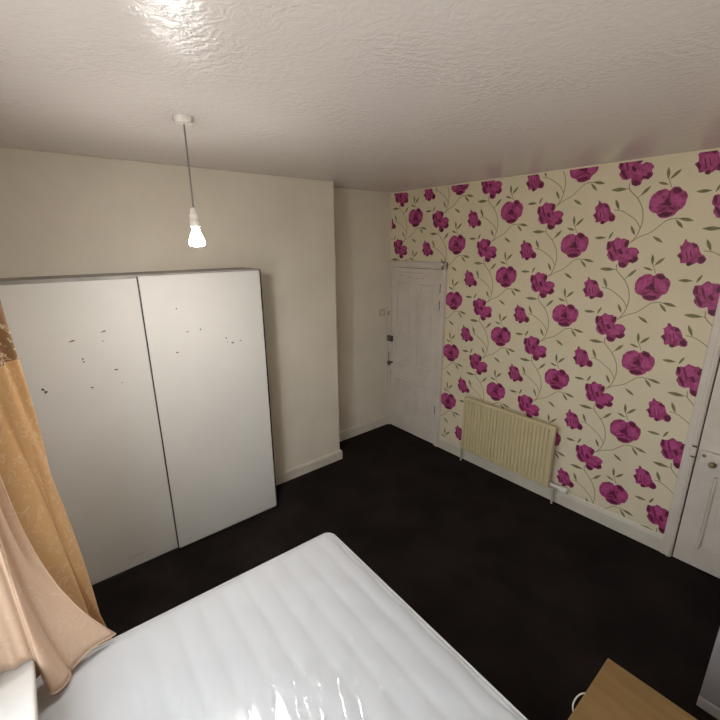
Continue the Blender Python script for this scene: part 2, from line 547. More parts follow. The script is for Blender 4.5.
            blob(0.188, 0.258, 0.030, 0.004, 0.5, ox, oz, 3, 2, 0.0006)
            blob(0.236, 0.264, 0.022, 0.004, -0.5, ox, oz, 3, 2, 0.0006)
            # flower C: half-open bud
            poly([(-0.188, 0.340), (-0.168, 0.322), (-0.142, 0.318), (-0.118, 0.298), (-0.108, 0.272), (-0.096, 0.254), (-0.082, 0.246), (-0.070, 0.226),
                  (-0.078, 0.202), (-0.100, 0.198), (-0.112, 0.204), (-0.130, 0.192), (-0.148, 0.182), (-0.160, 0.200), (-0.190, 0.198), (-0.196, 0.224),
                  (-0.216, 0.244), (-0.200, 0.266), (-0.210, 0.298), (-0.194, 0.312)], ox, oz, 1, 1, 0.0020)
            blob(-0.092, 0.222, 0.018, 0.020, 0.2, ox, oz, 2, 2, 0.0018)
            blob(-0.148, 0.196, 0.014, 0.012, 0.2, ox, oz, 2, 2, 0.0015)
            blob(-0.136, 0.302, 0.014, 0.011, -0.6, ox, oz, 2, 2, 0.0015)
            blob(-0.196, 0.236, 0.008, 0.022, 0.4, ox, oz, 2, 2, 0.0015)
            blob(-0.160, 0.258, 0.024, 0.036, 0.35, ox, oz, 2, 3, 0.002)
            blob(-0.166, 0.245, 0.003, 0.034, 0.3, ox, oz, 3, 2, 0.0006)
            blob(-0.146, 0.250, 0.003, 0.030, 0.3, ox, oz, 3, 2, 0.0006)
    for co, no in (((0.012, 0, 0), (-1, 0, 0)), ((RX, 0, 0), (1, 0, 0)), ((0, 0, H - 0.012), (0, 0, 1)), ((0, 0, 0.0), (0, 0, -1))):
        bmesh.ops.bisect_plane(pr, geom=pr.verts[:] + pr.edges[:] + pr.faces[:], plane_co=co, plane_no=no, clear_outer=True)
    for f in pr.faces:
        f.normal_update()
        if f.normal.y > 0:
            f.normal_flip()
    me = bpy.data.meshes.new('tmp')
    pr.to_mesh(me); pr.free()
    bm.from_mesh(me)
    bpy.data.meshes.remove(me)
    struct('wall_back', bm, INKS, 'wall papered in cream with magenta flowers and olive leaves', 'wall')
wallpaper_wall()

# ------------------------------------------------------------------ skirting boards
def skirting(name, p0, p1, inward, h, label, t=0.018):
    """moulded board between two floor points; inward is the unit direction into the room"""
    p0, p1, n = Vector((*p0, 0)), Vector((*p1, 0)), Vector((*inward, 0))
    prof = [(0, 0), (t, 0), (t, h * 0.80), (t * 0.75, h * 0.86), (t * 0.72, h * 0.93), (t * 0.35, h), (0, h)]
    ends = []
    for p in (p0, p1):
        ends.append([p + n * a + Vector((0, 0, z)) for a, z in prof])
    return struct(name, prism(bmesh.new(), None, ends), M_skirt, label, 'skirting board')

skirting('baseboard_back', (0.79, 0), (2.795, 0), (0, -1), 0.125, 'off-white skirting board under the flowered wallpaper and radiator')
skirting('baseboard_left', (0, 0), (0, CHY), (1, 0), 0.115, 'cream skirting board in the alcove beside the narrow door')
skirting('baseboard_chimney', (CHX, CHY - 0.0), (CHX, FY), (1, 0), 0.10, 'cream skirting board running from the wall corner behind the wardrobe')
skirting('baseboard_chimney_return', (0, CHY), (CHX + 0.018, CHY), (0, 1), 0.10, 'short cream skirting board on the return of the forward wall')
skirting('baseboard_right', (RX, 0), (RX, FY), (-1, 0), 0.12, 'off-white skirting board along the right wall')
skirting('baseboard_front', (CHX, FY), (RX, FY), (0, 1), 0.12, 'off-white skirting board along the window wall')

# ------------------------------------------------------------------ panelled doors in the papered wall
def panel_door(name, label, x0, x1, ztop, panels, arch, loc_y=0.0):
    """x0..x1 leaf, panels = [(xa, xb, za, zb)], arch = [(xa, xb, za, zb)] architrave strips"""
    root = thing(name, label, 'door', ((x0 + x1) / 2, 0, 0), kind='structure')
    ox = (x0 + x1) / 2
    yf = -0.016
    # leaf: a grid of stiles and rails around the panel openings
    xs = sorted(set([x0, x1] + [p[0] for p in panels] + [p[1] for p in panels]))
    zs = sorted(set([0.008, ztop] + [p[2] for p in panels] + [p[3] for p in panels]))
    bm = bmesh.new()
    for xa, xb in zip(xs, xs[1:]):
        for za, zb in zip(zs, zs[1:]):
            cx, cz = (xa + xb) / 2, (za + zb) / 2
            if any(p[0] < cx < p[1] and p[2] < cz < p[3] for p in panels):
                continue
            box(bm, xa - ox, xb - ox, yf, -0.001, za, zb)
    bmesh.ops.remove_doubles(bm, verts=bm.verts[:], dist=1e-5)
    leaf = obj('door_leaf', bm, M_wood, root)
    for xa, xb, za, zb in panels:
        bm = bmesh.new()
        box(bm, xa - ox + 0.0005, xb - ox - 0.0005, -0.005, -0.001, za + 0.0005, zb - 0.0005)
        # bolection moulding round the panel
        w = 0.020
        for (a, b, c, d) in ((xa, xb, za, za + w), (xa, xb, zb - w, zb), (xa, xa + w, za, zb), (xb - w, xb, za, zb)):
            box(bm, a - ox + 0.0005, b - ox - 0.0005, -0.0215, -0.004, c + 0.0005, d - 0.0005, bev=0.006, seg=1)
        # raised field
        box(bm, xa - ox + 0.05, xb - ox - 0.05, -0.010, -0.004, za + 0.05, zb - 0.05, bev=0.004, seg=1)
        obj('panel', bm, M_wood, leaf)
    bm = bmesh.new()
    for xa, xb, za, zb in arch:
        box(bm, xa - ox, xb - ox, -0.026, -0.0005, za, zb, bev=0.004, seg=2)
        if zb - za > xb - xa:
            box(bm, xa - ox + (xb - xa) * 0.55, xb - ox - (xb - xa) * 0.12, -0.033, -0.02, za, zb - 0.01, bev=0.004, seg=2)
        else:
            box(bm, xa - ox, xb - ox, -0.033, -0.02, za + (zb - za) * 0.45, zb - (zb - za) * 0.1, bev=0.004, seg=2)
    obj('architrave', bm, M_wood, root)
    bm = bmesh.new()
    for xa, xb in ((arch[0][1], x0), (x1, arch[1][0])):
        box(bm, xa - ox, xb - ox, -0.004, -0.0025, 0.0, ztop)
    box(bm, x0 - ox, x1 - ox, -0.004, -0.0025, ztop, arch[2][2])
    tag(obj('rebate_shade_strip', bm, M_dark_trim_gap, root), 'dark strip painted for the shade in the gap between door and frame')  # solid dark strips put in for the shade round the leaf
    return root, leaf, ox

d1, leaf1, ox = panel_door('door_1', 'narrow old white panelled door in the corner of the papered wall', 0.048, 0.722, 1.845,
    [(0.115, 0.335, 0.80, 1.70), (0.415, 0.655, 0.80, 1.70), (0.115, 0.335, 0.205, 0.63), (0.415, 0.655, 0.205, 0.63)],
    [(0.004, 0.044, 0.0, 1.915), (0.728, 0.786, 0.0, 1.915), (0.004, 0.786, 1.850, 1.915)])
for z in (1.62, 1.46, 0.36):
    bm = bmesh.new()
    lathe(bm, [(0.007, 0.0), (0.007, 0.09)], 0.725 - ox, -0.020, 10, base=z)
    tag(obj('hinge', bm, M_dark_metal, d1), 'dark hinge knuckle')
# rim latch, handle with backplate, small hook
bm = bmesh.new()
box(bm, 0.008 - ox, 0.085 - ox, -0.052, -0.024, 1.030, 1.095, bev=0.005)
latch = tag(obj('rim_latch', bm, M_dark_metal, d1), 'dark metal rim latch')
bm = bmesh.new()
lathe(bm, [(0.010, 0), (0.013, -0.006), (0.009, -0.012), (0.004, -0.014)], 0.045 - ox, 1.062, 14, axis='y', base=-0.052)
obj('latch_knob', bm, M_brass, latch)
bm = bmesh.new()
box(bm, 0.012 - ox, 0.040 - ox, -0.032, -0.024, 0.73, 0.90, bev=0.003)
hp = tag(obj('handle_plate', bm, M_brass, d1), 'long brass backplate')
bm = bmesh.new()
lathe(bm, [(0.012, 0), (0.010, -0.02), (0.012, -0.03), (0.026, -0.045), (0.026, -0.058), (0.014, -0.066)], 0.066 - ox, 0.785, 16, axis='y', base=-0.016)
tag(obj('door_knob', bm, M_dark_metal, d1, smooth=True), 'small dark round knob')
bm = bmesh.new()
tube(bm, [(0.030 - ox, -0.024, 1.362), (0.030 - ox, -0.050, 1.358), (0.030 - ox, -0.058, 1.340), (0.030 - ox, -0.050, 1.328)], 0.006, 8)
tag(obj('hook', bm, M_dark_metal, d1), 'small dark coat hook')
# flaked paint on the top rail
bm = bmesh.new()
rr = random.Random(5)
for k in range(9):
    x = 0.16 + 0.045 * k + rr.uniform(-0.015, 0.015)
    z = 1.755 + rr.uniform(-0.018, 0.018)
    w, h = rr.uniform(0.012, 0.035), rr.uniform(0.004, 0.010)
    box(bm, x - ox, x + w - ox, -0.0168, -0.0155, z, z + h)
box(bm, 0.13 - ox, 0.50 - ox, -0.0166, -0.0155, 1.798, 1.802)
tag(obj('paint_flake', bm, mottled('bare_old_paint', (0.34, 0.28, 0.22), (0.50, 0.44, 0.37), 50.0, 0.7, 0.2), leaf1), 'flaked paint marks')

d2, leaf2, ox2 = panel_door('door_2', 'white panelled door at the right end of the papered wall', 2.868, 3.600, 1.97,
    [(2.972, 3.185, 0.93, 1.84), (3.285, 3.498, 0.93, 1.84), (2.972, 3.185, 0.135, 0.68), (3.285, 3.498, 0.135, 0.68)],
    [(2.797, 2.860, 0.0, 2.04), (3.606, 3.670, 0.0, 2.04), (2.797, 3.670, 1.975, 2.04)])
bm = bmesh.new()
box(bm, 2.832 - ox2, 2.864 - ox2, -0.050, -0.024, 0.775, 0.855, bev=0.004)
tag(obj('latch_keeper', bm, M_wood, d2), 'painted latch keeper on the frame')
for z in (0.775, 0.845):
    bm = bmesh.new()
    box(bm, 2.840 - ox2, 2.864 - ox2, -0.053, -0.044, z, z + 0.010, bev=0.002)
    obj('keeper_screw_plate', bm, M_dark_metal, d2)
bm = bmesh.new()
box(bm, 2.885 - ox2, 3.00 - ox2, -0.040, -0.015, 0.735, 0.835, bev=0.006)
rl = tag(obj('rim_lock', bm, M_wood, d2), 'painted-over rim lock')
bm = bmesh.new()
lathe(bm, [(0.010, 0), (0.010, -0.012), (0.018, -0.020), (0.020, -0.030), (0.014, -0.038), (0.005, -0.040)], 2.955 - ox2, 0.770, 18, axis='y', base=-0.040)
obj('door_knob', bm, M_brass, d2, smooth=True)
bm = bmesh.new()
lathe(bm, [(0.011, 0), (0.011, -0.004)], 2.905 - ox2, 0.805, 12, axis='y', base=-0.040)
obj('keyhole_cover', bm, M_brass, rl)

# light switch on the alcove wall beside the narrow door
sw = thing('light_switch', 'small cream switch plate on the alcove wall beside the narrow door', 'light switch', (0, -0.12, 1.36))
obj('switch_plate', BX(0.0, 0.010, -0.042, 0.042, -0.042, 0.042, bev=0.004), mottled('aged_cream_plastic', (0.48, 0.43, 0.32), (0.55, 0.50, 0.38), 20.0, 0.45), sw)
obj('switch_rocker', BX(0.009, 0.016, -0.008, 0.008, -0.014, 0.014, bev=0.003), M_plastic, sw)

# ------------------------------------------------------------------ radiator
def radiator():
    X0, X1, Z0, Z1 = 1.128, 2.010, 0.146, 0.690
    r = thing('radiator', 'cream ribbed panel radiator fixed under the flowered wallpaper', 'radiator', ((X0 + X1) / 2, -0.06, Z0))
    W, Ht = X1 - X0, Z1 - Z0
    # pressed panel: one continuous fluted sheet
    n = 25
    pitch = (W - 0.05) / n
    bm = bmesh.new()
    prof = [(-W / 2, 0.0), (-W / 2 + 0.006, -0.014), (-W / 2 + 0.024, -0.016)]
    x = -W / 2 + 0.025
    for k in range(n):
        prof += [(x + pitch * 0.08, -0.016), (x + pitch * 0.28, -0.003), (x + pitch * 0.50, -0.003), (x + pitch * 0.70, -0.016), (x + pitch * 0.98, -0.016)]
        x += pitch
    prof += [(W / 2 - 0.006, -0.014), (W / 2, 0.0)]
    rows = []
    for z, f in ((0.0, 0), (0.004, 0.9), (0.022, 1), (0.034, 2), (Ht - 0.034, 2), (Ht - 0.022, 1), (Ht - 0.004, 0.9), (Ht, 0)):
        row = []
        for px, py in prof:
            if f == 2:
                y = py
            else:
                y = (-0.016 if -W / 2 + 0.01 < px < W / 2 - 0.01 else py) * f
            row.append(bm.verts.new((px, y - 0.022, z)))
        rows.append(row)
    for A, B in zip(rows, rows[1:]):
        for k in range(len(A) - 1):
            bm.faces.new((A[k], A[k + 1], B[k + 1], B[k]))
    bmesh.ops.recalc_face_normals(bm, faces=bm.faces[:])
    box(bm, -W / 2, W / 2, -0.0221, -0.008, 0.0, Ht, bev=0.003)
    obj('panel', bm, M_rad, r)
    for s in (-1, 1):
        obj('bracket', BX(s * W * 0.36 - 0.015, s * W * 0.36 + 0.015, -0.008, 0.058, 0.08, Ht - 0.08), M_rad, r)
    # left pipe straight into the panel corner
    bm = bmesh.new()
    tube(bm, [(-W / 2 - 0.014, 0.004, -Z0), (-W / 2 - 0.014, 0.004, -0.02), (-W / 2 - 0.014, 0.004, 0.042)], 0.0085, 10)
    obj('pipe', bm, M_pipe, r)
    bm = bmesh.new()
    lathe(bm, [(0.012, -0.03), (0.012, 0.004)], 0.004, 0.034, 12, axis='x', base=-W / 2 + 0.004)
    lathe(bm, [(0.013, 0.012), (0.015, 0.02), (0.015, 0.05), (0.009, 0.056)], -W / 2 - 0.014, 0.004, 12)
    obj('lockshield_valve', bm, M_pipe, r, smooth=False)
    # right pipe, elbow valve and grip
    bm = bmesh.new()
    tube(bm, [(W / 2 + 0.028, 0.004, -Z0), (W / 2 + 0.028, 0.004, -0.03), (W / 2 + 0.028, 0.004, 0.02)], 0.0085, 10)
    obj('pipe', bm, M_pipe, r)
    bm = bmesh.new()
    lathe(bm, [(0.013, -0.045), (0.013, 0.0), (0.016, 0.004), (0.016, 0.024), (0.012, 0.03)], 0.004, 0.022, 14, axis='x', base=W / 2 + 0.040)
    v = tag(obj('valve', bm, M_plastic, r), 'pale radiator valve body')
    bm = bmesh.new()
    lathe(bm, [(0.014, 0.0), (0.021, 0.006), (0.021, 0.058), (0.016, 0.070)], 0.004, 0.022, 16, axis='x', base=W / 2 + 0.068)
    obj('valve_grip', bm, M_plastic, v)
radiator()

# ------------------------------------------------------------------ wardrobe
def wardrobe():
    FX, Y0, YG, Y1, Z1 = 0.612, -3.392, -2.618, -1.846, 1.925
    w = thing('wardrobe', 'large white two-door sliding wardrobe with scuffed doors', 'wardrobe', (0.45, (Y0 + Y1) / 2, 0))
    ox, oy = 0.45, (Y0 + Y1) / 2
    bx0 = CHX + 0.022
    # carcass
    for nm, a in (('side_panel', (bx0, FX - 0.030, Y0, Y0 + 0.018, 0.0, Z1 - 0.018)), ('side_panel', (bx0, FX - 0.030, Y1 - 0.018, Y1 + 0.004, 0.0, Z1 - 0.018)),
                  ('top_panel', (bx0, FX - 0.012, Y0, Y1 + 0.004, Z1 - 0.018, Z1 + 0.004)), ('back_panel', (bx0, bx0 + 0.006, Y0 + 0.018, Y1 - 0.018, 0.02, Z1 - 0.018)),
                  ('floor_panel', (bx0 + 0.006, FX - 0.035, Y0 + 0.018, Y1 - 0.018, 0.012, 0.030))):
        obj(nm, BX(a[0] - ox, a[1] - ox, a[2] - oy, a[3] - oy, a[4], a[5], bev=0.0015, seg=1), M_carcass, w)
    obj('top_track', BX(FX - 0.030 - ox, FX - 0.010 - ox, Y0 - oy, Y1 + 0.003 - oy, Z1 - 0.05, Z1 - 0.018), M_carcass, w)
    tag(obj('bottom_track', BX(FX - 0.034 - ox, FX - 0.004 - ox, Y0 - oy, Y1 + 0.003 - oy, 0.0, 0.018), M_dark_trim_gap, w), 'dark sliding track along the floor')
    tag(obj('edge_trim', BX(FX - 0.020 - ox, FX - 0.002 - ox, Y1 + 0.002 - oy, Y1 + 0.016 - oy, 0.018, Z1), M_dark_trim_gap, w), 'dark upright edge strip')

    def scuffs(bm, fx, marks):
        r = random.Random(11)
        for (y, z, sy, sz, tilt) in marks:
            n = 9
            vs = []
            for k in range(n):
                a = 2 * math.pi * k / n
                q = r.uniform(0.45, 0.85)
                u, v = sy * math.cos(a) * q, sz * math.sin(a) * q
                vs.append(bm.verts.new((fx + 0.0005 - ox, y + u * math.cos(tilt) - v * math.sin(tilt) - oy, z + u * math.sin(tilt) + v * math.cos(tilt))))
            f = bm.faces.new(vs)
            f.normal_update()
            if f.normal.x < 0:
                f.normal_flip()
            f.material_index = 1
    # left door runs on the rear track
    fx = FX - 0.006
    bm = BX(fx - 0.012 - ox, fx - ox, Y0 + 0.002 - oy, YG + 0.03 - oy, 0.022, Z1 - 0.016, bev=0.002, seg=1)
    scuffs(bm, fx, [(-2.988, 1.588, 0.024, 0.006, 0.25), (-2.832, 1.622, 0.020, 0.006, 0.35), (-2.842, 1.566, 0.010, 0.004, 0.4), (-2.954, 1.480, 0.009, 0.006, 0),
                    (-2.953, 1.462, 0.006, 0.008, 0), (-2.802, 1.386, 0.016, 0.006, 0), (-2.937, 1.305, 0.009, 0.008, 0), (-2.784, 1.300, 0.006, 0.005, 0),
                    (-3.160, 1.345, 0.012, 0.012, 0), (-3.150, 1.328, 0.012, 0.012, 0.6), (-2.87, 0.10, 0.13, 0.0018, 0.02)])
    obj('sliding_door', bm, [M_door_white, M_scuff], w)
    # right door in front
    bm = BX(FX - 0.004 - ox, FX + 0.010 - ox, YG + 0.004 - oy, Y1 - oy, 0.022, Z1 - 0.006, bev=0.002, seg=1)
    scuffs(bm, FX + 0.010, [(-2.425, 1.712, 0.007, 0.007, 0), (-2.376, 1.560, 0.009, 0.006, 0), (-2.293, 1.562, 0.008, 0.010, 0.5), (-2.453, 1.434, 0.011, 0.007, 0),
                            (-2.128, 1.478, 0.007, 0.008, 0), (-2.085, 1.440, 0.014, 0.008, 0.4), (-2.028, 1.446, 0.009, 0.007, 0), (-2.120, 1.452, 0.006, 0.005, 0)])
    obj('sliding_door', bm, [M_door_white, M_scuff], w)
    obj('gap_shade_strip', BX(FX - 0.0045 - ox, FX + 0.0105 - ox, YG - 0.001 - oy, YG + 0.0035 - oy, 0.022, Z1 - 0.006), mat('door_gap_shade', (0.05, 0.048, 0.045), 0.5), w)  # strip coloured dark for the shaded gap where the sliding doors overlap
wardrobe()

# ------------------------------------------------------------------ pendant lamp
def pendant():
    X, Y, ZB = 1.428, -2.520, 2.104
    p = thing('pendant_lamp', 'bare lit bulb hanging on a flex from the ceiling', 'lamp', (X, Y, H))
    o = lambda z: z - H
    bm = lathe(bmesh.new(), [(0.022, -0.026), (0.034, -0.023), (0.037, -0.016), (0.039, -0.004), (0.039, 0.0)], 0, 0, 32)
    obj('ceiling_rose', bm, M_plastic, p, smooth=False)
    bm = tube(bmesh.new(), [(0, 0, -0.025), (0.001, 0, -0.15), (0, 0.001, o(2.30)), (0, 0, o(2.245))], 0.0035, 8)
    obj('flex', bm, M_flex, p)
    bm = lathe(bmesh.new(), [(0.006, o(2.250)), (0.012, o(2.246)), (0.016, o(2.225)), (0.019, o(2.222)), (0.019, o(2.205)), (0.017, o(2.202)), (0.021, o(2.190)), (0.021, o(2.172)), (0.017, o(2.170))], 0, 0, 24)
    obj('lamp_holder', bm, M_plastic, p)
    # LED bulb: faintly glowing translucent neck above, bright diffuser cap below
    bm = lathe(bmesh.new(), [(0.012, o(2.170)), (0.014, o(2.160)), (0.018, o(2.148)), (0.025, o(2.134)), (0.0315, o(2.116)), (0.0325, o(2.104)), (0.0322, o(2.0975))], 0, 0, 28)
    obj('bulb_neck', bm, M_bulb_neck, p, smooth=True)
    prof = [(0.0316, o(2.0970)), (0.0300, o(2.0950)), (0.0265, o(2.0930)), (0.0205, o(2.0912)), (0.014, o(2.0901)), (0.007, o(2.0895)), (0.002, o(2.0894))]
    bm = lathe(bmesh.new(), prof, 0, 0, 28)
    tag(obj('bulb_dome', bm, M_bulb, p, smooth=True), 'glowing white dome of the bulb')
pendant()

# ------------------------------------------------------------------ bed
BEDX, BEDY, BEDROT = 1.700, -2.055, math.radians(-1.8)
ML, MW, MZ0, MZ1 = 1.88, 1.33, 0.325, 0.550

def rounded_rect(L, W, r, n=8, inset=0.0):
    """corner of the local frame at (0,0); x in 0..L, y in -W..0"""
    pts = []
    for cx, cy, a0 in ((L - r, -r, 0), (r, -r, 90), (r, -W + r, 180), (L - r, -W + r, 270)):
        for k in range(n + 1):
            a = math.radians(a0 + 90 * k / n)
            pts.append((cx + (r - inset) * math.cos(a), cy + (r - inset) * math.sin(a)))
    return pts

base = thing('bed_base', 'dark divan bed base under the wrapped mattress', 'bed base', (BEDX, BEDY, 0), BEDROT)
bm = BX(0.02, ML - 0.02, -MW + 0.02, -0.02, 0.05, MZ0, bev=0.012)
obj('divan_box', bm, M_base, base)
for x in (0.15, ML - 0.15):
    for y in (-0.15, -MW + 0.15):
        bm = lathe(bmesh.new(), [(0.016, 0.0), (0.024, 0.004), (0.024, 0.03), (0.018, 0.052)], x, y, 14)
        obj('castor_foot', bm, M_dark_metal, base)

# wrinkles of the wrap, in world metres on the mattress top: (x0, y0, x1, y1, height, half width)
WR = [(1.741, -2.727, 2.245, -2.901, 0.0035, 0.0090), (1.906, -2.652, 2.314, -2.818, 0.0038, 0.0043), (2.048, -2.615, 2.363, -2.758, 0.0050, 0.0035),
      (2.165, -2.578, 2.421, -2.688, 0.0045, 0.0038), (2.165, -2.518, 2.383, -2.636, 0.0048, 0.0042), (2.257, -2.434, 2.534, -2.571, 0.0037, 0.0032),
      (2.261, -2.344, 2.572, -2.525, 0.0052, 0.0038), (2.438, -2.357, 2.535, -2.410, 0.0050, 0.0032), (2.549, -2.180, 2.719, -2.338, 0.0044, 0.0041),
      (2.569, -2.259, 2.691, -2.372, 0.0040, 0.0044), (2.087, -2.885, 2.221, -2.939, 0.0053, 0.0032), (2.037, -2.765, 2.289, -2.857, 0.0036, 0.0039),
      (2.287, -2.526, 2.482, -2.624, 0.0054, 0.0037), (2.420, -2.238, 2.600, -2.374, 0.0039, 0.0037), (1.873, -2.463, 2.130, -2.586, 0.0035, 0.0090),
      (1.741, -2.526, 2.074, -2.655, 0.0035, 0.0090), (1.813, -2.288, 2.126, -2.449, 0.0035, 0.0090), (1.647, -2.865, 1.942, -2.942, 0.0035, 0.0090),
      (1.754, -3.039, 2.098, -3.078, 0.0035, 0.0090), (2.647, -2.152, 2.789, -2.253, 0.0036, 0.0035), (2.072, -2.959, 2.173, -2.996, 0.0044, 0.0038),
      (2.091, -2.246, 2.306, -2.374, 0.0035, 0.0090)]

def mattress():
    m = thing('mattress', 'white quilted mattress in clear plastic wrap on the bed', 'mattress', (BEDX, BEDY, MZ0), BEDROT)
    hgt = MZ1 - MZ0
    ca, sa = math.cos(BEDROT), math.sin(BEDROT)
    rnd = random.Random(21)
    ph = [(rnd.uniform(0, 6.28), rnd.uniform(-0.008, 0.008)) for _ in WR]

    def wrinkle(lx, ly):
        wx, wy = BEDX + lx * ca - ly * sa, BEDY + lx * sa + ly * ca
        s = 0.0
        for (x0, y0, x1, y1, h, w), (p, bend) in zip(WR, ph):
            dx, dy = x1 - x0, y1 - y0
            L2 = dx * dx + dy * dy
            t = ((wx - x0) * dx + (wy - y0) * dy) / L2
            if -0.15 < t < 1.15:
                d = ((wx - x0) * -dy + (wy - y0) * dx) / math.sqrt(L2)
                d -= bend * math.sin(math.pi * t) + 0.003 * math.sin(9 * t + p)
                e = max(0.0, min(1.0, (t + 0.12) / 0.25)) * max(0.0, min(1.0, (1.12 - t) / 0.25))
                w2 = w
                if abs(d) < 4 * w2:
                    s += 0.72 * h * e * (0.75 + 0.25 * math.sin(31 * t + p)) * math.exp(-(d / w2) ** 2)
        return s

    def edge_fall(lx, ly, r=0.055):
        # rounded top edge: how far the point is inside the outline
        d = min(lx, ML - lx, -ly, MW + ly)
        cx = min(max(lx, r), ML - r); cy = max(min(ly, -r), -MW + r)
        d = r - math.hypot(lx - cx, ly - cy) if (lx != cx and ly != cy) else d
        return d
    # mattress body: rings from the bottom edge up and inwards
    bm = bmesh.new()
    rings = []
    R = 0.045
    for z, ins in ((0.0, 0.012), (0.008, 0.002), (0.02, 0.0), (hgt * 0.5, -0.004), (hgt - 0.028, 0.0), (hgt - 0.014, 0.003), (hgt - 0.006, 0.010)):
        rings.append([bm.verts.new((x, y, z)) for x, y in rounded_rect(ML, MW, R, 8, ins)])
    for A, B in zip(rings, rings[1:]):
        n = len(A)
        for k in range(n):
            bm.faces.new((A[k], A[(k + 1) % n], B[(k + 1) % n], B[k]))
    bm.faces.new(rings[0][::-1]); bm.faces.new(rings[-1])
    bmesh.ops.recalc_face_normals(bm, faces=bm.faces[:])
    body = obj('body', bm, M_matt, m)

    def top_sheet(step, zoff, wr, quilt, ins):
        bm = bmesh.new()
        nx, ny = int((ML - 2 * ins) / step), int((MW - 2 * ins) / step)
        grid = []
        for i in range(nx + 1):
            row = []
            for j in range(ny + 1):
                lx = ins + (ML - 2 * ins) * i / nx
                ly = -ins - (MW - 2 * ins) * j / ny
                # pull the square corners onto the rounded outline
                cx = min(max(lx, R), ML - R); cy = max(min(ly, -R), -MW + R)
                ex, ey = lx - cx, ly - cy
                if ex and ey:
                    q = max(abs(ex), abs(ey)) / math.hypot(ex, ey)
                    lx, ly = cx + ex * q, cy + ey * q
                d = edge_fall(lx, ly)
                fall = -0.012 * math.exp(-(max(d - ins, 0) / 0.018) ** 1.2)
                z = hgt + zoff + fall
                if quilt:
                    z += 0.004 * (abs(math.sin(math.pi * ly / 0.105)) ** 0.5 - 1) + 0.0015 * math.sin(lx * 23 + math.sin(ly * 17) * 2)
                if wr:
                    z += wrinkle(lx, ly) + 0.0010 * math.sin(ly * 60 + lx * 14 + 2 * math.sin(lx * 7)) * math.sin(lx * 5 + ly * 3)
                row.append(bm.verts.new((lx, ly, z)))
            grid.append(row)
        for i in range(nx):
            for j in range(ny):
                bm.faces.new((grid[i][j], grid[i][j + 1], grid[i + 1][j + 1], grid[i + 1][j]))
        bmesh.ops.recalc_face_normals(bm, faces=bm.faces[:])
        return bm
    obj('quilted_top', top_sheet(0.012, 0.0, False, True, 0.006), M_matt, m, smooth=True)
    for z in (hgt - 0.012, 0.012):
        bm = tube(bmesh.new(), [(x, y, z) for x, y in rounded_rect(ML, MW, R, 8, -0.002)], 0.0055, 8, closed=True)
        obj('piping', bm, M_matt, m, smooth=True)
    tag(obj('plastic_wrap', top_sheet(0.0036, 0.006, True, False, -0.001), M_film, m, smooth=True), 'creased clear plastic wrap')
mattress()

# ------------------------------------------------------------------ window, sill, curtain rail
win = thing('window_1', 'white framed window behind the amber curtain', 'window', ((WX0 + WX1) / 2, FY - 0.12, WZ0), kind='structure')
wx, wz = (WX1 - WX0) / 2, WZ1 - WZ0
for nm, a in (('frame', (-wx, -wx + 0.06, 0, wz)), ('frame', (wx - 0.06, wx, 0, wz)), ('frame', (-wx + 0.06, wx - 0.06, 0, 0.06)), ('frame', (-wx + 0.06, wx - 0.06, wz - 0.06, wz)),
              ('mullion', (-0.035, 0.035, 0.06, wz - 0.06)), ('transom', (-wx + 0.06, -0.035, wz * 0.72, wz * 0.72 + 0.05)), ('transom', (0.035, wx - 0.06, wz * 0.72, wz * 0.72 + 0.05))):
    obj(nm, BX(a[0], a[1], -0.035, 0.035, a[2], a[3], bev=0.004, seg=1), M_frame, win)
for xa, xb in ((-wx + 0.06, -0.035), (0.035, wx - 0.06)):
    for za, zb in ((0.06, wz * 0.72), (wz * 0.72 + 0.05, wz - 0.06)):
        obj('pane', BX(xa, xb, -0.003, 0.003, za, zb), M_glass, win)
obj('window_sill', BX(1.70 - (WX0 + WX1) / 2, WX1 + 0.06 - (WX0 + WX1) / 2, 0.121, 0.27, -0.010, 0.020, bev=0.008, seg=3), M_frame, win)
obj('sill_board', BX(-wx, wx, 0.035, 0.121, -0.001, 0.020), M_frame, win)

rail = thing('curtain_rail', 'white curtain rail above the window', 'curtain rail', (2.55, FY, 2.44))
obj('track', BX(-1.45, 1.20, 0.125, 0.145, -0.015, 0.015, bev=0.004), M_frame, rail)
for x in (-1.30, 0.0, 1.05):
    obj('bracket', BX(x - 0.012, x + 0.012, 0.0, 0.126, -0.010, 0.010, bev=0.002, seg=1), M_frame, rail)

